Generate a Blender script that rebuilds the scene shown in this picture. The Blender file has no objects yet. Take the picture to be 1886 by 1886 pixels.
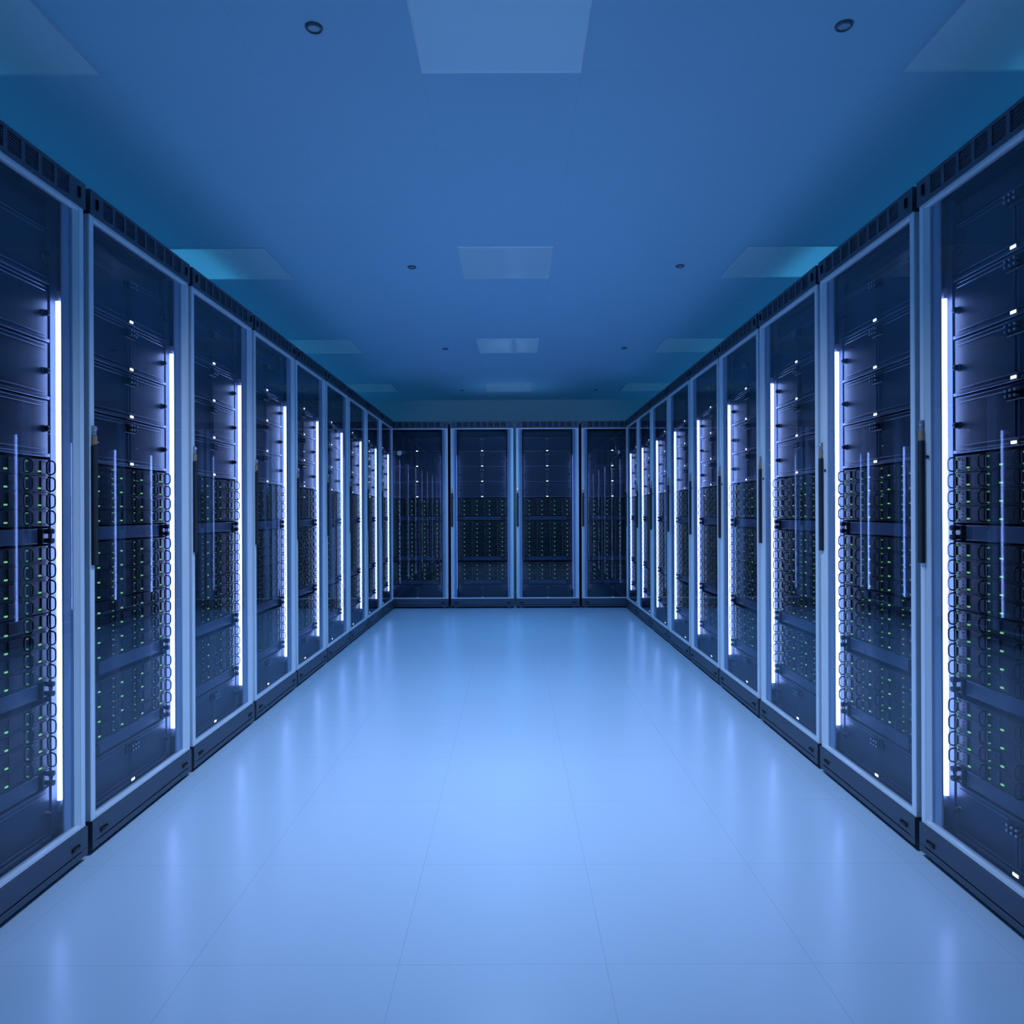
import bpy, math
from mathutils import Matrix, Vector

SC = bpy.context.scene
COL = SC.collection
PI = math.pi

# ------------------------------------------------------------------ place constants (metres)
EYE = 1.024            # camera height
CEIL = 2.490           # ceiling height
F_PX = 1345.6          # focal length in pixels of the 1886 frame
WL, WR = -1.2608, 1.2074          # front planes of the two side rows
YL, YR = 2.1644, 2.1741           # far edge of the nearest cabinet of each row
YB, XB = 7.807, -0.6593           # back row: front plane, left edge of its second cabinet
PITCH, CW, CD = 0.70, 0.6757, 1.0 # cabinet pitch, width, depth
WALL_L, WALL_R, WALL_B, WALL_F = -2.98, 2.93, 9.53, -1.30

# ------------------------------------------------------------------ materials
def nodes_of(m):
    m.use_nodes = True
    nt = m.node_tree
    return nt, nt.nodes, nt.links

def pbr(name, col, rough=0.5, metal=0.0, spec=0.5, coat=0.0):
    m = bpy.data.materials.new(name)
    nt, N, L = nodes_of(m)
    b = N['Principled BSDF']
    b.inputs['Base Color'].default_value = (*col, 1)
    b.inputs['Roughness'].default_value = rough
    b.inputs['Metallic'].default_value = metal
    b.inputs['Specular IOR Level'].default_value = spec
    b.inputs['Coat Weight'].default_value = coat
    return m

def emit(name, col, strength, sample=False):
    m = bpy.data.materials.new(name)
    nt, N, L = nodes_of(m)
    N.remove(N['Principled BSDF'])
    e = N.new('ShaderNodeEmission')
    e.inputs['Color'].default_value = (*col, 1)
    e.inputs['Strength'].default_value = strength
    L.new(e.outputs[0], N['Material Output'].inputs['Surface'])
    m.cycles.emission_sampling = 'FRONT' if sample else 'NONE'
    return m

def math_node(N, L, op, a, b=None):
    n = N.new('ShaderNodeMath'); n.operation = op
    for i, v in enumerate((a, b)):
        if v is None: continue
        if isinstance(v, (int, float)): n.inputs[i].default_value = v
        else: L.new(v, n.inputs[i])
    return n.outputs[0]

def add_noise_bump(m, scale, strength, dist=0.002, coords='Object'):
    nt, N, L = nodes_of(m)
    tc = N.new('ShaderNodeTexCoord')
    nz = N.new('ShaderNodeTexNoise'); nz.inputs['Scale'].default_value = scale
    nz.inputs['Detail'].default_value = 3
    bp = N.new('ShaderNodeBump'); bp.inputs['Strength'].default_value = strength
    bp.inputs['Distance'].default_value = dist
    L.new(tc.outputs[coords], nz.inputs['Vector'])
    L.new(nz.outputs['Fac'], bp.inputs['Height'])
    L.new(bp.outputs[0], N['Principled BSDF'].inputs['Normal'])

def seam_material(name, col, seam_col, rough, tile, px, py, width, var=0.0, spec=0.5):
    """tiles in world XY with thin seams at px + n*tile, py + n*tile"""
    m = pbr(name, col, rough, 0.0, spec)
    nt, N, L = nodes_of(m)
    b = N['Principled BSDF']
    g = N.new('ShaderNodeNewGeometry'); s = N.new('ShaderNodeSeparateXYZ')
    L.new(g.outputs['Position'], s.inputs[0])
    ds = []
    for ax, ph in (('X', px), ('Y', py)):
        v = math_node(N, L, 'DIVIDE', math_node(N, L, 'SUBTRACT', s.outputs[ax], ph), tile)
        fr = math_node(N, L, 'FRACT', math_node(N, L, 'ADD', v, 0.5))
        d = math_node(N, L, 'ABSOLUTE', math_node(N, L, 'SUBTRACT', fr, 0.5))
        ds.append(math_node(N, L, 'MULTIPLY', d, tile))
    dm = math_node(N, L, 'MINIMUM', ds[0], ds[1])
    k = N.new('ShaderNodeMapRange'); k.inputs['From Min'].default_value = width * 0.35
    k.inputs['From Max'].default_value = width * 0.65
    L.new(dm, k.inputs['Value'])
    mx = N.new('ShaderNodeMix'); mx.data_type = 'RGBA'
    mx.inputs['A'].default_value = (*seam_col, 1); mx.inputs['B'].default_value = (*col, 1)
    L.new(k.outputs[0], mx.inputs['Factor'])
    L.new(mx.outputs['Result'], b.inputs['Base Color'])
    return m

M = {}
M['floor'] = seam_material('floor_tiles', (0.55, 0.74, 0.93), (0.47, 0.64, 0.82), 0.23, 0.46945, -0.2606, 1.6551, 0.003, spec=0.5)
M['ceiling'] = seam_material('ceiling_tiles', (0.41, 0.68, 0.87), (0.385, 0.645, 0.83), 0.8, 0.5332, -0.0303 - 0.2666, 2.4294, 0.004, spec=0.2)
M['wall'] = pbr('painted_wall', (0.55, 0.66, 0.70), 0.85, spec=0.2)
M['wall_near'] = pbr('brown_grey_wall', (0.55, 0.40, 0.22), 0.85, spec=0.2)
M['wall_side'] = pbr('service_wall', (0.45, 0.55, 0.6), 0.85, spec=0.2)
M['panel'] = pbr('satin_ceiling_panel', (0.62, 0.86, 0.98), 0.16, spec=0.5)
M['panel'].node_tree.nodes['Principled BSDF'].inputs['Emission Color'].default_value = (0.35, 0.6, 1, 1)
M['panel'].node_tree.nodes['Principled BSDF'].inputs['Emission Strength'].default_value = 0.012
M['panel'].cycles.emission_sampling = 'NONE'
M['panel_rim'] = pbr('panel_rim', (0.70, 0.83, 0.92), 0.3)
M['fit_rim'] = pbr('fitting_rim', (0.12, 0.17, 0.22), 0.4, 0.3)
M['fit_face'] = pbr('fitting_face', (0.36, 0.50, 0.64), 0.35)
M['alu'] = pbr('brushed_aluminium', (0.76, 0.88, 0.98), 0.32, 0.1)
M['alu_in'] = pbr('aluminium_inner', (0.66, 0.76, 0.88), 0.45, 0.1)
M['body'] = pbr('cabinet_steel', (0.095, 0.128, 0.175), 0.46, 0.65)
add_noise_bump(M['body'], 900, 0.08, 0.001)
M['lid'] = pbr('cabinet_lid', (0.30, 0.37, 0.46), 0.4, 0.1)
M['inside'] = pbr('cabinet_inside', (0.018, 0.022, 0.030), 0.6)
M['dark'] = pbr('dark_slot', (0.006, 0.008, 0.011), 0.7)
M['groove'] = pbr('black_groove', (0.003, 0.003, 0.004), 0.8, spec=0.1)
M['bezel'] = pbr('bezel_mesh', (0.055, 0.068, 0.095), 0.38, 0.25)
M['bezel_edge'] = pbr('bezel_edge', (0.12, 0.15, 0.20), 0.3, 0.4)
M['server'] = pbr('server_face', (0.012, 0.015, 0.021), 0.42, 0.1)
M['server_mid'] = pbr('server_trim', (0.030, 0.038, 0.054), 0.4, 0.2)
M['filler'] = pbr('filler_face', (0.075, 0.100, 0.150), 0.45, 0.1)
M['black'] = pbr('black_plastic', (0.008, 0.009, 0.011), 0.35)
M['pin'] = pbr('pin_steel', (0.62, 0.72, 0.82), 0.3, 0.3)
M['grip'] = pbr('charcoal_grip', (0.022, 0.028, 0.036), 0.45)
M['steel'] = pbr('latch_steel', (0.75, 0.80, 0.86), 0.2, 0.8)
M['copper'] = pbr('latch_copper', (0.70, 0.42, 0.24), 0.35, 0.6)
M['rail'] = pbr('mounting_rail', (0.22, 0.25, 0.35), 0.45)
M['white_end'] = pbr('tube_holder', (0.75, 0.78, 0.85), 0.4)
M['tube'] = emit('tube_glow', (0.38, 0.50, 1.0), 13.5, True)
M['led_white'] = emit('led_white', (0.85, 0.95, 1.0), 4.0)
M['led_green'] = emit('led_green', (0.27, 0.74, 0.28), 1.15)
M['led_small'] = emit('led_green_small', (0.24, 0.70, 0.27), 0.5)
M['cyan'] = emit('cyan_strip', (0.05, 0.47, 0.95), 1.55, True)
M['cyan_body'] = pbr('strip_body', (0.2, 0.25, 0.3), 0.5)

# fine perforation on bezel and rail
def perforate(m, pitch, col_dark, amount):
    nt, N, L = nodes_of(m)
    b = N['Principled BSDF']
    base = tuple(b.inputs['Base Color'].default_value)
    tc = N.new('ShaderNodeTexCoord'); s = N.new('ShaderNodeSeparateXYZ')
    L.new(tc.outputs['Object'], s.inputs[0])
    k = 2 * PI / pitch
    a = math_node(N, L, 'SINE', math_node(N, L, 'MULTIPLY', math_node(N, L, 'ADD', s.outputs['X'], s.outputs['Z']), k))
    c = math_node(N, L, 'SINE', math_node(N, L, 'MULTIPLY', math_node(N, L, 'SUBTRACT', s.outputs['X'], s.outputs['Z']), k))
    p = math_node(N, L, 'MULTIPLY', a, c)
    r = N.new('ShaderNodeMapRange'); r.inputs['From Min'].default_value = 0.15; r.inputs['From Max'].default_value = 0.45
    r.inputs['To Max'].default_value = amount
    L.new(p, r.inputs['Value'])
    mx = N.new('ShaderNodeMix'); mx.data_type = 'RGBA'
    mx.inputs['A'].default_value = base; mx.inputs['B'].default_value = (*col_dark, 1)
    L.new(r.outputs[0], mx.inputs['Factor']); L.new(mx.outputs['Result'], b.inputs['Base Color'])
perforate(M['bezel'], 0.007, (0.02, 0.026, 0.036), 0.8)
perforate(M['rail'], 0.007, (0.06, 0.07, 0.11), 0.8)

def glass_material():
    m = bpy.data.materials.new('tinted_glass')
    nt, N, L = nodes_of(m)
    N.remove(N['Principled BSDF'])
    t = N.new('ShaderNodeBsdfTransparent'); t.inputs['Color'].default_value = (0.80, 0.86, 0.93, 1)
    g = N.new('ShaderNodeBsdfGlossy'); g.inputs['Roughness'].default_value = 0.0
    g.inputs['Color'].default_value = (0.52, 0.58, 0.64, 1)
    fr = N.new('ShaderNodeFresnel'); fr.inputs['IOR'].default_value = 1.5
    mx = N.new('ShaderNodeMixShader')
    gm = N.new('ShaderNodeNewGeometry')      # same index seen from either face of the pane
    L.new(math_node(N, L, 'SUBTRACT', 1.5, math_node(N, L, 'MULTIPLY', gm.outputs['Backfacing'], 1.5-1/1.5)), fr.inputs['IOR'])
    L.new(fr.outputs[0], mx.inputs[0]); L.new(t.outputs[0], mx.inputs[1]); L.new(g.outputs[0], mx.inputs[2])
    L.new(mx.outputs[0], N['Material Output'].inputs['Surface'])
    return m
M['glass'] = glass_material()

# ------------------------------------------------------------------ mesh builder
class MB:
    def __init__(s): s.v = []; s.f = []; s.m = []; s.mats = []; s.smooth = []
    def mi(s, mat):
        if mat not in s.mats: s.mats.append(mat)
        return s.mats.index(mat)
    def face(s, idx, mat, smooth=False):
        s.f.append(tuple(idx)); s.m.append(s.mi(mat)); s.smooth.append(smooth)
    def box(s, x0, x1, y0, y1, z0, z1, mat, ch=0.0):
        """box; ch chamfers the four edges that run along the longest axis"""
        if ch <= 0:
            b = len(s.v)
            s.v += [(x0,y0,z0),(x1,y0,z0),(x1,y1,z0),(x0,y1,z0),(x0,y0,z1),(x1,y0,z1),(x1,y1,z1),(x0,y1,z1)]
            for q in ((0,3,2,1),(4,5,6,7),(0,1,5,4),(1,2,6,5),(2,3,7,6),(3,0,4,7)):
                s.face([b+i for i in q], mat)
            return
        ext = (x1-x0, y1-y0, z1-z0); ax = ext.index(max(ext))
        o = [i for i in range(3) if i != ax]
        lo = (x0,y0,z0); hi = (x1,y1,z1)
        a0,a1,b0,b1 = lo[o[0]],hi[o[0]],lo[o[1]],hi[o[1]]
        prof = [(a0+ch,b0),(a1-ch,b0),(a1,b0+ch),(a1,b1-ch),(a1-ch,b1),(a0+ch,b1),(a0,b1-ch),(a0,b0+ch)]
        s.prism(prof, o[0], o[1], ax, lo[ax], hi[ax], mat)
    def prism(s, prof, ia, ib, ax, lo, hi, mat, caps=True):
        b = len(s.v); n = len(prof)
        for t in (lo, hi):
            for (p, q) in prof:
                c = [0,0,0]; c[ia] = p; c[ib] = q; c[ax] = t
                s.v.append(tuple(c))
        area = sum(prof[i][0]*prof[(i+1)%n][1]-prof[(i+1)%n][0]*prof[i][1] for i in range(n))
        perm = (ia, ib, ax) in ((0,1,2),(1,2,0),(2,0,1))
        flip = (area > 0) != perm
        for i in range(n):
            j = (i+1) % n
            q = (b+i, b+j, b+n+j, b+n+i)
            s.face(q[::-1] if flip else q, mat)
        if caps:
            c0 = [b+i for i in range(n)]; c1 = [b+n+i for i in range(n)]
            s.face(c0 if flip else c0[::-1], mat); s.face(c1[::-1] if flip else c1, mat)
    def cyl(s, c, r, h, axis, mat, n=12, r2=None):
        """cylinder/cone from point c, length h along axis 0/1/2 (h may be negative)"""
        r2 = r if r2 is None else r2
        o = [(1,2),(2,0),(0,1)][axis]
        b = len(s.v)
        for (t, rr) in ((0, r), (h, r2)):
            for i in range(n):
                a = 2*PI*i/n; p = list(c)
                p[axis] += t; p[o[0]] += rr*math.cos(a); p[o[1]] += rr*math.sin(a)
                s.v.append(tuple(p))
        fl = h < 0
        for i in range(n):
            j = (i+1)%n; q = (b+i, b+j, b+n+j, b+n+i)
            s.face(q[::-1] if fl else q, mat, True)
        c0 = [b+i for i in range(n)]; c1 = [b+n+i for i in range(n)]
        s.face(c0 if fl else c0[::-1], mat); s.face(c1[::-1] if fl else c1, mat)
    def sweep(s, path, r, mat, n=6, closed=False, binorm=(1,0,0)):
        """round bar along a path that lies in the plane normal to binorm"""
        b = len(s.v); B = Vector(binorm); m = len(path)
        for i, p in enumerate(path):
            p = Vector(p)
            if closed: d = Vector(path[(i+1)%m]) - Vector(path[i-1])
            else: d = Vector(path[min(i+1,m-1)]) - Vector(path[max(i-1,0)])
            d.normalize(); Nn = B.cross(d)
            for k in range(n):
                a = 2*PI*k/n
                s.v.append(tuple(p + r*(math.cos(a)*B + math.sin(a)*Nn)))
        for i in range(m if closed else m-1):
            i2 = (i+1) % m
            for k in range(n):
                k2 = (k+1) % n
                s.face((b+i*n+k, b+i*n+k2, b+i2*n+k2, b+i2*n+k), mat, True)
        if not closed:
            s.face([b+k for k in range(n)][::-1], mat); s.face([b+(m-1)*n+k for k in range(n)], mat)
    def mesh(s, name):
        me = bpy.data.meshes.new(name)
        me.from_pydata(s.v, [], s.f); me.update()
        for mt in s.mats: me.materials.append(mt)
        me.polygons.foreach_set('material_index', s.m)
        me.polygons.foreach_set('use_smooth', s.smooth)
        me.update()
        return me
    def build(s, name, parent=None, loc=(0,0,0)):
        o = bpy.data.objects.new(name, s.mesh(name)); COL.objects.link(o)
        o.location = loc; o.parent = parent
        return o

def tag(o, label=None, cat=None, group=None, kind=None):
    if label: o['label'] = label
    if cat: o['category'] = cat
    if group: o['group'] = group
    if kind: o['kind'] = kind
    return o

def empty(name, loc=(0,0,0)):
    o = bpy.data.objects.new(name, None); COL.objects.link(o); o.location = loc
    o.empty_display_size = 0.05
    return o

KIDS = {}
def kid(o, parent):
    KIDS.setdefault(parent.name, []).append(o); return o
def copy_tree(o, parent=None):
    c = o.copy(); COL.objects.link(c)
    if parent is not None: c.parent = parent
    for ch in KIDS.get(o.name, []): copy_tree(ch, c)
    return c
def part(mb, name, parent, loc=(0,0,0)):
    return kid(mb.build(name, parent, loc), parent)

# ------------------------------------------------------------------ room
def struct(name, mb):
    return tag(mb.build(name), kind='structure')
b = MB(); b.box(WALL_L-.1, WALL_R+.1, WALL_F-.1, WALL_B+.1, -0.08, 0, M['floor']); struct('floor', b)
b = MB(); b.box(WALL_L-.1, WALL_R+.1, WALL_F-.1, WALL_B+.1, CEIL, CEIL+.08, M['ceiling']); struct('ceiling', b)
b = MB(); b.box(WALL_L-.1, WALL_L, WALL_F, WALL_B, 0, CEIL, M['wall_side']); struct('wall_left', b)
b = MB(); b.box(WALL_R, WALL_R+.1, WALL_F, WALL_B, 0, CEIL, M['wall_side']); struct('wall_right', b)
b = MB(); b.box(WALL_L, WALL_R, WALL_B, WALL_B+.1, 0, CEIL, M['wall']); struct('wall_back', b)
b = MB(); b.box(WALL_L, WALL_R, WALL_F-.1, WALL_F, 0, CEIL, M['wall_near']); struct('wall_front', b)

# cyan light bands fixed along the side walls, behind the cabinet rows
for side, x, sgn in (('left', WALL_L, 1), ('right', WALL_R, -1)):
    b = MB()
    xa, xb = sorted((x, x + sgn*0.03)); b.box(xa, xb, 0.2, 9.45, 1.27, 1.93, M['cyan_body'])
    xa, xb = sorted((x + sgn*0.03, x + sgn*0.04)); b.box(xa, xb, 0.25, 9.40, 1.30, 1.90, M['cyan'])
    o = b.build('trim_1' if sgn > 0 else 'trim_2'); tag(o, kind='structure')

# ------------------------------------------------------------------ ceiling panels and round fittings
PW = 0.530
LAMP = {0: 23.5, 1: 12.5, 2: 14.5, 3: 3.5}
SPREAD = {0: 114, 1: 116, 2: 124, 3: 100}
LAMP_COL = {0: (0.50, 0.66, 1.0), 1: (0.30, 0.57, 1.0), 2: (0.20, 0.52, 1.0), 3: (0.26, 0.55, 0.9)}
TILT = {0: 0.30, 1: 0.0, 2: 0.0, 3: 0.0}
row_word = ['nearest the viewer', 'second from the viewer', 'third from the viewer', 'nearest the back cabinets']
def panel_proto():
    t = empty('ceiling_panel')
    h = PW/2
    f = MB()
    for (x0,x1,y0,y1) in ((-h,h,-h,-h+.006),(-h,h,h-.006,h),(-h,-h+.006,-h+.006,h-.006),(h-.006,h,-h+.006,h-.006)):
        f.box(x0,x1,y0,y1,-0.006,0,M['panel_rim'])
    part(f, 'frame', t)
    d = MB(); d.box(-h+.006,h-.006,-h+.006,h-.006,-0.005,0,M['panel']); part(d, 'diffuser', t)
    return t
pp = panel_proto(); first = True
for ci, (cx, where) in enumerate(((-0.0303, 'over the middle of the aisle'), (-0.0303-1.603, 'over the left-hand cabinet row'), (-0.0303+1.603, 'over the right-hand cabinet row'))):
    for k in range(4):
        t = pp if first else copy_tree(pp); first = False
        y = 2.4294 + 2.1327*k - PW/2
        t.location = (cx, y, CEIL)
        look = 'pale blue square ceiling panel' if ci == 0 else 'square ceiling panel tinged cyan' if k in (1, 2) else 'dim square ceiling panel'
        tag(t, f'{look} {where}, {row_word[k]}', 'ceiling panel', 'square ceiling panels')
        if ci == 0 and LAMP[k] > 0:
            la = bpy.data.lights.new('panel_lamp', 'AREA'); la.shape = 'SQUARE'; la.size = PW - 0.03
            la.energy = LAMP[k]; la.color = LAMP_COL[k]; la.spread = math.radians(SPREAD[k])
            lo = bpy.data.objects.new('panel_lamp', la); COL.objects.link(lo); lo.parent = t; lo.location = (0, 0, -0.075 if TILT[k] else -0.012); lo.rotation_euler = (TILT[k], 0, 0)

# added fill lamp behind the camera, no fixture, to brighten back row and wall
sl = bpy.data.lights.new('back_row_fill', 'SPOT'); sl.energy = 190; sl.color = (0.30, 0.56, 1.0)
sl.spot_size = math.radians(19); sl.spot_blend = 0.6; sl.shadow_soft_size = 0.06
so = bpy.data.objects.new('back_row_fill', sl); COL.objects.link(so)
so.location = (0.03, -1.15, 2.40)
so.rotation_euler = (Vector((0.03, 8.6, 1.75)) - so.location).to_track_quat('-Z', 'Y').to_euler()

def fitting_proto():
    t = empty('ceiling_fitting')
    r = MB(); n = 20
    pr = [(0.026, 0), (0.026, -0.005), (0.023, -0.0085), (0.019, -0.0085), (0.019, -0.002)]
    base = len(r.v)
    for (rr, z) in pr:
        for i in range(n):
            a = 2*PI*i/n; r.v.append((rr*math.cos(a), rr*math.sin(a), z))
    for p in range(len(pr)-1):
        for i in range(n):
            j = (i+1) % n
            r.face((p*n+i, (p+1)*n+i, (p+1)*n+j, p*n+j), M['fit_rim'], True)
    part(r, 'rim', t)
    c = MB(); c.cyl((0,0,-0.001), 0.0188, -0.003, 2, M['fit_face'], 20); part(c, 'face_plate', t)
    return t
fp = fitting_proto(); first = True
for side, x in (('left of', -0.592), ('right of', 1.006)):
    for k, y in enumerate((2.203, 4.354, 6.53, 8.76)):
        t = fp if first else copy_tree(fp); first = False
        t.location = (x, y, CEIL)
        tag(t, f'small round dark-rimmed ceiling fitting {side} the middle panels, {row_word[k]}', 'ceiling fitting', 'small round ceiling fittings')

# ------------------------------------------------------------------ cabinet prototype (local: x across, y into the cabinet, z up, front at y=0)
Z_TOP, Z_CAP, Z_PL, Z_BOT = 1.999, 1.925, 0.1015, 0.016
def cabinet_proto():
    t = empty('server_cabinet')
    tag(t, 'x', 'server cabinet')
    # steel body
    b = MB(); th = 0.018
    y0 = 0.032
    b.box(0.004, th, y0, CD, Z_PL, Z_TOP-.002, M['body'])
    b.box(CW-th, CW-.004, y0, CD, Z_PL, Z_TOP-.002, M['body'])
    b.box(th, CW-th, CD-th, CD, Z_PL, Z_TOP-.002, M['body'])
    b.box(th, CW-th, y0, CD-th, Z_PL-.03, Z_PL-.012, M['inside'])
    b.box(th, CW-th, y0+.03, CD-th, Z_CAP, Z_TOP-.012, M['inside'])
    b.box(th, CW-th, y0, CD-th, Z_TOP-.012, Z_TOP-.002, M['lid'])
    b.box(0.004, CW-.004, 0.05, CD, Z_BOT, Z_PL-.03, M['body'])
    b.box(th, CW-th, 0.30, 0.31, Z_PL, Z_CAP, M['inside'])
    part(b, 'body', t)
    # cap with eight groups of vent slits
    c = MB()
    zs0, zs1 = 1.938, 1.990
    c.box(0, CW, 0, 0.030, Z_CAP, zs0, M['body'])
    c.box(0, CW, 0, 0.030, zs1, Z_TOP, M['body'])
    ox0, gp, gw = 0.070, 0.0675, 0.052
    edges = [0.0]
    for i in range(8): edges += [ox0 + i*gp, ox0 + i*gp + gw]
    edges.append(CW)
    for i in range(0, len(edges), 2): c.box(edges[i], edges[i+1], 0, 0.030, zs0, zs1, M['body'])
    c.box(ox0-.005, ox0+8*gp, 0.020, 0.029, zs0-.002, zs1+.002, M['dark'])
    for i in range(8):
        xa, xb = ox0 + i*gp, ox0 + i*gp + gw
        for k in range(8):
            z = zs0 + 0.004 + k*(zs1-zs0)/8
            c.box(xa, xb, 0.0015, 0.018, z, z+0.0028, M['body'])
    cap = part(c, 'top_panel', t)
    for x in (0.034, CW-0.034):
        l = MB(); l.box(x-.005, x+.005, -0.002, 0.0, 1.946, 1.980, M['grip'])
        l.box(x-.0025, x+.0025, -0.007, -0.002, 1.949, 1.977, M['black'], 0.001)
        part(l, 'latch', cap)
    # plinth: two boards with a groove, two finger slots
    p = MB(); zg = 0.034
    p.box(0, CW, 0, 0.030, zg+.004, Z_PL-.001, M['body'], 0.0015)
    p.box(0, CW, 0, 0.030, Z_BOT, zg, M['body'], 0.0015)
    p.box(0, 0.030, 0.0004, 0.030, zg, zg+.004, M['body']); p.box(CW-.030, CW, 0.0004, 0.030, zg, zg+.004, M['body'])
    p.box(0.030, CW-.030, 0.010, 0.030, zg, zg+.004, M['groove'])
    pl = part(p, 'plinth', t)
    for x in (0.060, CW-0.060):
        l = MB()
        l.box(x-.020, x+.020, -0.0008, 0.0, 0.052, 0.066, M['dark'], 0.0003)
        l.sweep([(x-.017,-0.0015,0.060),(x-.015,-0.006,0.060),(x+.015,-0.006,0.060),(x+.017,-0.0015,0.060)], 0.0026, M['grip'], 6, binorm=(0,0,1))
        part(l, 'finger_pull', pl)
    for (x, y) in ((0.05, 0.06), (CW-0.05, 0.06), (0.05, CD-.08), (CW-.05, CD-.08)):
        f = MB(); f.cyl((x, y, 0), 0.020, Z_BOT, 2, M['alu_in'], 12); part(f, 'foot', t)
    # glazed door: stiles with a stepped profile, two rails
    d = MB(); y_d = 0.005
    prof = [(0.002, y_d+.002), (0.004, y_d), (0.024, y_d), (0.026, y_d+.002), (0.040, y_d+.011), (0.040, y_d+.020), (0.002, y_d+.020)]
    d.prism(prof, 0, 1, 2, Z_PL, Z_CAP, M['alu'])
    d.prism([(CW-x, y) for x, y in prof], 0, 1, 2, Z_PL, Z_CAP, M['alu'])
    rp = [(y_d, 0.0), (y_d, 0.010), (y_d+.008, 0.012), (y_d+.020, 0.012), (y_d+.020, 0.0)]
    d.prism([(y, Z_PL+z) for y, z in rp], 1, 2, 0, 0.026, CW-.026, M['alu'])
    d.prism([(y, Z_CAP-z) for y, z in rp], 1, 2, 0, 0.026, CW-.026, M['alu'])
    door = part(d, 'door', t)
    g = MB(); g.box(0.0395, CW-.0395, y_d+.0115, y_d+.0155, Z_PL+.0115, Z_CAP-.0115, M['glass'])
    gl = part(g, 'glass_pane', door)
    h = MB(); h.box(0.006, 0.029, -0.006, y_d+.001, 0.870, 1.230, M['grip'], 0.003)
    part(h, 'handle', door)
    h = MB(); h.box(0.009, 0.026, -0.003, y_d+.001, 1.262, 1.290, M['steel'], 0.003)
    h.cyl((0.0175, y_d, 1.282), 0.006, -0.011, 1, M['steel'], 10)
    h.box(0.008, 0.027, -0.005, y_d+.001, 1.234, 1.260, M['copper'], 0.004)
    part(h, 'lock', door)
    k = MB(); k.cyl((0.0335, y_d+.006, 1.182), 0.005, -0.004, 1, M['grip'], 12); part(k, 'keyhole', door)
    # inner posts, perforated rails and light tubes, both sides
    for s in (0, 1):
        X = (lambda x: x) if s == 0 else (lambda x: CW-x)
        q = MB()
        q.prism([(X(0.044), y_d+.018), (X(0.052), y_d+.017), (X(0.066), y_d+.024), (X(0.066), y_d+.029), (X(0.022), y_d+.036), (X(0.022), y_d+.026)], 0, 1, 2, Z_PL+.006, Z_CAP-.004, M['alu_in'])
        part(q, 'post', t)
        q = MB(); xa, xb = sorted((X(0.034), X(0.0670)))
        q.box(xa, xb, 0.064, 0.076, Z_PL, Z_CAP, M['rail'])
        part(q, 'mounting_rail', t)
        q = MB(); xc = X(0.0555)
        q.cyl((xc, 0.047, 0.20), 0.0075, 1.437, 2, M['tube'], 12)
        tb = part(q, 'light_tube', t)
        for z in (0.170, 1.637):
            q = MB(); q.cyl((xc, 0.047, z), 0.008, 0.030, 2, M['white_end'], 12)
            part(q, 'tube_socket', tb)
    return t

# ------------------------------------------------------------------ rack units (local: origin at front-centre-bottom of the unit, y into the cabinet)
UNIT_Y = 0.062     # depth of the unit faces behind the cabinet front
def storage_geo(h, parent, split=True):
    hw = 0.258
    body = MB()
    body.box(-hw, hw, 0.002, 0.016, 0.0015, h-.0015, M['bezel'])
    body.box(-0.215, 0.215, 0.016, 0.22, 0.004, h-.004, M['inside'])
    # ridges along the top and the bottom of the face
    for z in (h-.008, h-.019): body.box(-hw+.012, hw-.012, -0.002, 0.002, z, z+.004, M['bezel_edge'], 0.0012)
    body.box(-hw+.012, hw-.012, -0.002, 0.002, 0.020, 0.0235, M['bezel_edge'], 0.0012)
    body.box(-hw, hw, -0.004, 0.002, 0.0015, 0.011, M['bezel_edge'], 0.0015)
    # vertical double rib in the middle
    for x in (-0.008, 0.006): body.box(x-.001, x+.003, -0.002, 0.002, 0.026, h-.046, M['bezel_edge'], 0.0008)
    o = part(body, 'bezel', parent)
    l = MB()
    l.box(-0.017, 0.017, -0.008, -0.0045, 0.003, 0.019, M['black'], 0.0015)
    l.box(-0.010, 0.010, -0.0092, -0.0078, 0.007, 0.0145, M['led_white'])
    part(l, 'status_light', parent)
    p = MB()
    p.box(-0.034, 0.034, -0.004, 0.002, h-.046, h-.012, M['black'], 0.002)
    for cx in (-0.0175, 0, 0.0175):
        for z in (h-.022, h-.036):
            p.cyl((cx, -0.004, z), 0.0048, -0.014, 1, M['black'], 8)
            p.cyl((cx, -0.018, z), 0.0038, -0.0018, 1, M['pin'], 8)
    part(p, 'connector', parent)
    for x in (-0.2413, 0.2413):
        k = MB(); z = h*0.5
        k.cyl((x, 0.002, z), 0.0105, -0.005, 1, M['bezel_edge'], 14)
        k.cyl((x, -0.003, z), 0.0090, -0.006, 1, M['black'], 14)
        k.cyl((x, -0.009, z), 0.0090, -0.006, 1, M['black'], 14, 0.0045)
        part(k, 'thumbscrew', parent)
    return parent

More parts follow.
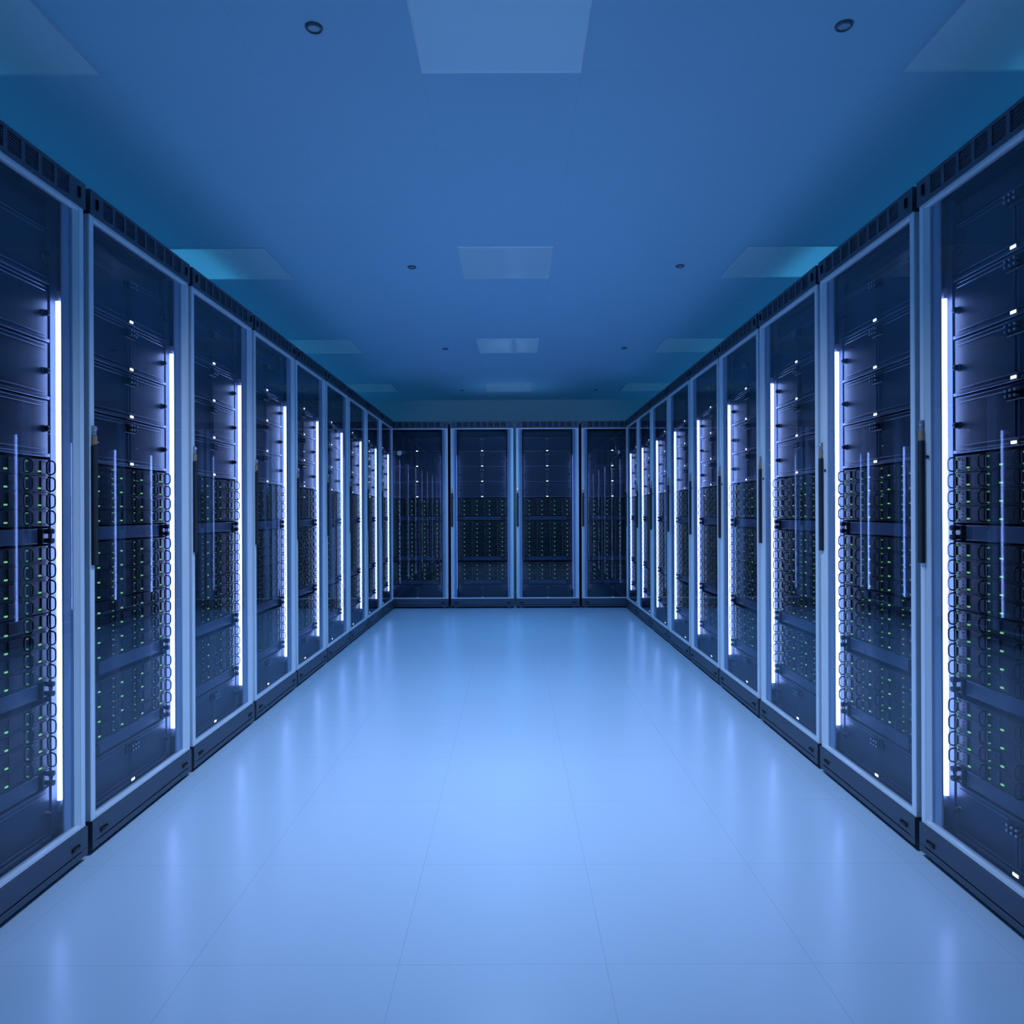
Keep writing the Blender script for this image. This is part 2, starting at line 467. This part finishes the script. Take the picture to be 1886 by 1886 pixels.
def filler_geo(h, parent):
    f = MB()
    f.box(-0.207, 0.207, -0.001, 0.012, 0.002, h-.002, M['filler'], 0.002)
    f.box(-0.20, 0.20, 0.012, 0.20, 0.004, h-.004, M['inside'])
    part(f, 'panel', parent)
    for s in (-1, 1):
        e = MB()
        xa, xb = sorted((s*0.2075, s*0.258)); e.box(xa, xb, 0.002, 0.012, 0.0015, h-.0015, M['server_mid'])
        xa, xb = sorted((s*0.209, s*0.217)); e.box(xa, xb, -0.012, 0.002, 0.002, h-.002, M['black'], 0.002)
        for i in range(4):
            for j in range(2): e.cyl((s*(0.222+.008*j), 0.002, 0.008+i*0.010), 0.0028, -0.002, 1, M['bezel_edge'], 6)
        e.sweep([(s*0.252, -0.008, 0.010), (s*0.252, -0.012, h/2), (s*0.252, -0.008, h-.010)], 0.0022, M['black'], 6)
        br = part(e, 'end_bracket', parent)
        for z in (0.010, h-.010):
            k = MB()
            k.cyl((s*0.246, 0.002, z), 0.0070, -0.012, 1, M['black'], 10)
            k.cyl((s*0.246, -0.008, z), 0.0098, -0.012, 1, M['black'], 10, 0.008)
            part(k, 'knob', br)
    return parent

MAIN_X = (-0.1944, -0.0574, 0.0773, 0.2143)
LOOP_X = (-0.2545, -0.1185, 0.0190, 0.1535, 0.2525)
SMALL_X = (-0.2459, -0.1100, 0.0275, 0.1620)
H1 = 0.0474
def server_body(m):
    hw = 0.258
    m.box(-hw, hw, 0.002, 0.012, 0.0008, H1-.0008, M['server'])
    m.box(-0.215, 0.215, 0.012, 0.22, 0.003, H1-.003, M['inside'])
    m.box(-hw, hw, -0.001, 0.002, 0.0008, 0.0030, M['server_mid'])
    for i in range(4):
        x0 = SMALL_X[i]
        xe = x0 + 0.118
        m.box(x0+.016, x0+.042, -0.0015, 0.002, 0.006, 0.042, M['server_mid'], 0.001)
        m.box(x0+.062, min(xe, 0.245), -0.001, 0.002, 0.005, 0.0425, M['server'], 0.001)
        for k in range(3): m.box(x0+.024, x0+.026, -0.0030, -0.0015, 0.012+.010*k, 0.015+.010*k, M['black'])
def loop_path(x):
    z0, z1, ya, yb, r = 0.0048, 0.0432, 0.0005, -0.0225, 0.0105
    pts = []
    for (cy_, cz, a0) in ((yb+r, z0+r, 1.0), (yb+r, z1-r, 0.5), (ya-r*.6, z1-r, 0.0), (ya-r*.6, z0+r, 1.5)):
        for k in range(4):
            a = (a0 + 0.5 - 0.5*k/3) * PI
            ry = r if cy_ == yb+r else r*.6
            pts.append((x, cy_ + ry*math.cos(a), cz + r*math.sin(a)))
    # walk round the loop by angle about its middle
    m = ((ya+yb)/2, (z0+z1)/2)
    pts.sort(key=lambda p: math.atan2(p[2]-m[1], p[1]-m[0]))
    return pts
def server_loop(m, x):
    m.sweep(loop_path(x), 0.0024, M['black'], 6, closed=True)
def server_main(m, x): m.box(x-.0052, x+.0052, -0.0035, -0.0008, 0.0098, 0.0142, M['led_green'])
def server_small(m, x, zz=(0.0085, 0.0375)):
    for z in zz: m.box(x-.0019, x+.0019, -0.0035, 0.0015, z-.0019, z+.0019, M['led_small'])

def server_detailed():
    t = empty('thin_server')
    m = MB(); server_body(m); part(m, 'chassis', t)
    for i, x in enumerate(LOOP_X):
        m = MB(); server_loop(m, x); lp = part(m, 'handle', t)
        if i < 4:
            for z in (0.0085, 0.0375):
                m = MB(); server_small(m, SMALL_X[i], (z,)); part(m, 'indicator_light', lp)
    for x in MAIN_X:
        m = MB(); server_main(m, x); part(m, 'drive_light', t)
    return t
def server_whole(m):
    server_body(m)
    for x in LOOP_X: server_loop(m, x)
    for x in MAIN_X: server_main(m, x)
    for x in SMALL_X: server_small(m, x)
    return m

H4, HF, HB = 0.1637, 0.0465, 0.152
cab0 = cabinet_proto()
sto0 = storage_geo(H4, tag(empty('storage_unit'), 'x', 'storage unit'))
bot0 = storage_geo(HB, tag(empty('storage_unit'), 'x', 'storage unit'))
fil0 = filler_geo(HF, tag(empty('filler_drawer'), 'x', 'filler drawer'))
srv0 = tag(server_detailed(), 'x', 'server')
sw = MB(); server_whole(sw); srv_mesh = sw.mesh('thin_server')
srv1 = tag(bpy.data.objects.new('thin_server', srv_mesh), 'x', 'server'); COL.objects.link(srv1)
b = MB(); b.box(-0.258, 0.258, 0.0, 0.20, 0, 0.0016, M['bezel_edge'])
blank = MB(); blank.box(-0.258, 0.258, 0.004, 0.014, 0, 0.055, M['server_mid'], 0.002)
for s in (-1, 1): blank.box(s*0.235-.012, s*0.235+.012, 0.0, 0.004, 0.012, 0.044, M['server'], 0.002)
blk0 = tag(bpy.data.objects.new('blanking_plate', blank.mesh('blanking_plate')), 'x', 'blanking plate'); COL.objects.link(blk0)

used = set()
def take(proto):
    """the prototype itself the first time, then copies"""
    if proto.name in used: return copy_tree(proto)
    used.add(proto.name); return proto

ORD = ['first', 'second', 'third', 'fourth', 'fifth', 'sixth', 'seventh', 'eighth', 'ninth']
NUM = ['one', 'two', 'three', 'four', 'five', 'six', 'seven', 'eight', 'nine', 'ten', 'eleven', 'twelve', 'thirteen', 'fourteen', 'fifteen', 'sixteen']
S_TOPS = [1.179 - H1*k for k in range(4)] + [0.9345 - H1*k for k in range(4)] + [0.742 - H1*k for k in range(4)] + [0.4905 - H1*k for k in range(4)]
FILL_Z = [0.9385, 0.5055, 0.2520]
STO_Z = [1.8393 - H4*(k+1) for k in range(4)]

mass = []       # matrices of servers too far away to tell apart
def fill_cabinet(origin, rot, cab_phrase, detail, group_row):
    R = Matrix.Rotation(rot, 4, 'Z'); O = Vector(origin)
    def put(o, z):
        o.location = O + R @ Vector((CW/2, UNIT_Y, z)); o.rotation_euler = (0, 0, rot)
    c = take(cab0); c.location = O; c.rotation_euler = (0, 0, rot)
    tag(c, f'grey server cabinet with glazed door, {cab_phrase}', 'server cabinet', group_row)
    for k, z in enumerate(STO_Z):
        o = take(sto0); put(o, z)
        tag(o, f'wide dark storage unit, {ORD[k]} from top, in the {cab_phrase}', 'storage unit', 'wide storage units in the cabinets')
    o = take(bot0); put(o, 0.0965)
    tag(o, f'wide dark storage unit lowest of all in the {cab_phrase}', 'storage unit', 'wide storage units in the cabinets')
    for k, z in enumerate(FILL_Z):
        o = take(fil0); put(o, z)
        tag(o, f'plain filler drawer, {("highest", "middle", "lowest")[k]} of three, in the {cab_phrase}', 'filler drawer', 'plain filler drawers in the cabinets')
    o = take(blk0); put(o, 1.8405)
    tag(o, f'narrow blanking plate at the top of the {cab_phrase}', 'blanking plate', 'blanking plates at the cabinet tops')
    for k, zt in enumerate(S_TOPS):
        z = zt - H1
        if detail < 0:
            mass.append(Matrix.Translation(O + R @ Vector((CW/2, UNIT_Y, z))) @ R); continue
        o = take(srv0 if detail else srv1); put(o, z)
        tag(o, f'thin server with green lights, row {NUM[k]}, {cab_phrase}', 'server', 'thin servers in the cabinets')

def row_phrase(side, i):
    w = 'nearest' if i == 0 else 'farthest' if i == 8 else ORD[i]
    return f'{w} cabinet of {side}-hand row'
for side in ('left', 'right'):
    for i in range(9):
        det = 1 if i < 4 else (0 if i < 7 else -1)
        if side == 'left': org, rot = (WL, YL - CW + PITCH*i, 0), PI/2
        else: org, rot = (WR, YR + PITCH*i, 0), -PI/2
        fill_cabinet(org, rot, row_phrase(side, i), det, f'glazed cabinets in the {side}-hand row')
for i in range(4):
    w = ('leftmost', 'second from left', 'second from right', 'rightmost')[i]
    fill_cabinet((XB + PITCH*(i-1), YB, 0), 0, f'{w} cabinet of back row' if i in (0, 3) else f'back-row cabinet {w}', 0, 'glazed cabinets across the back')

big = MB()
for m4 in mass:
    base = len(big.v)
    big.v += [tuple(m4 @ Vector(p)) for p in sw.v]
    for f, mi, sm in zip(sw.f, sw.m, sw.smooth):
        big.face([base+i for i in f], sw.mats[mi], sm)
o = big.build('thin_server'); tag(o, 'rows of thin servers in the two farthest cabinets of both side rows', 'server', kind='stuff')

# ------------------------------------------------------------------ world, camera, colour
w = bpy.data.worlds.new('room_air'); SC.world = w
w.use_nodes = True
w.node_tree.nodes['Background'].inputs[0].default_value = (0.02, 0.05, 0.1, 1)
w.node_tree.nodes['Background'].inputs[1].default_value = 0.1

cam = bpy.data.cameras.new('camera'); co = bpy.data.objects.new('camera', cam); COL.objects.link(co)
cam.sensor_width = 36; cam.sensor_fit = 'HORIZONTAL'; cam.lens = F_PX/1886*36; cam.clip_start = 0.02
yaw, pit, rol = -0.0003, 0.0004, -0.00384
cy, sy, cp, sp, cr, sr = math.cos(yaw), math.sin(yaw), math.cos(pit), math.sin(pit), math.cos(rol), math.sin(rol)
right = Vector((cy, -sy, 0)); fwd0 = Vector((sy, cy, 0)); up0 = Vector((0, 0, 1))
fwd = cp*fwd0 + sp*up0; up1 = -sp*fwd0 + cp*up0
r2 = cr*right + sr*up1; u2 = -sr*right + cr*up1
co.matrix_world = Matrix(((r2.x, u2.x, -fwd.x, 0), (r2.y, u2.y, -fwd.y, 0), (r2.z, u2.z, -fwd.z, EYE), (0, 0, 0, 1)))
SC.camera = co

SC.view_settings.view_transform = 'Standard'
SC.view_settings.look = 'None'
SC.view_settings.gamma = 1.0
SC.view_settings.use_curve_mapping = False
SC.view_settings.exposure = 0.0
cyc = SC.cycles
cyc.use_denoising = True
cyc.max_bounces = 8; cyc.diffuse_bounces = 4; cyc.glossy_bounces = 4; cyc.transparent_max_bounces = 24
cyc.sample_clamp_indirect = 6.0
cyc.caustics_reflective = False; cyc.caustics_refractive = False
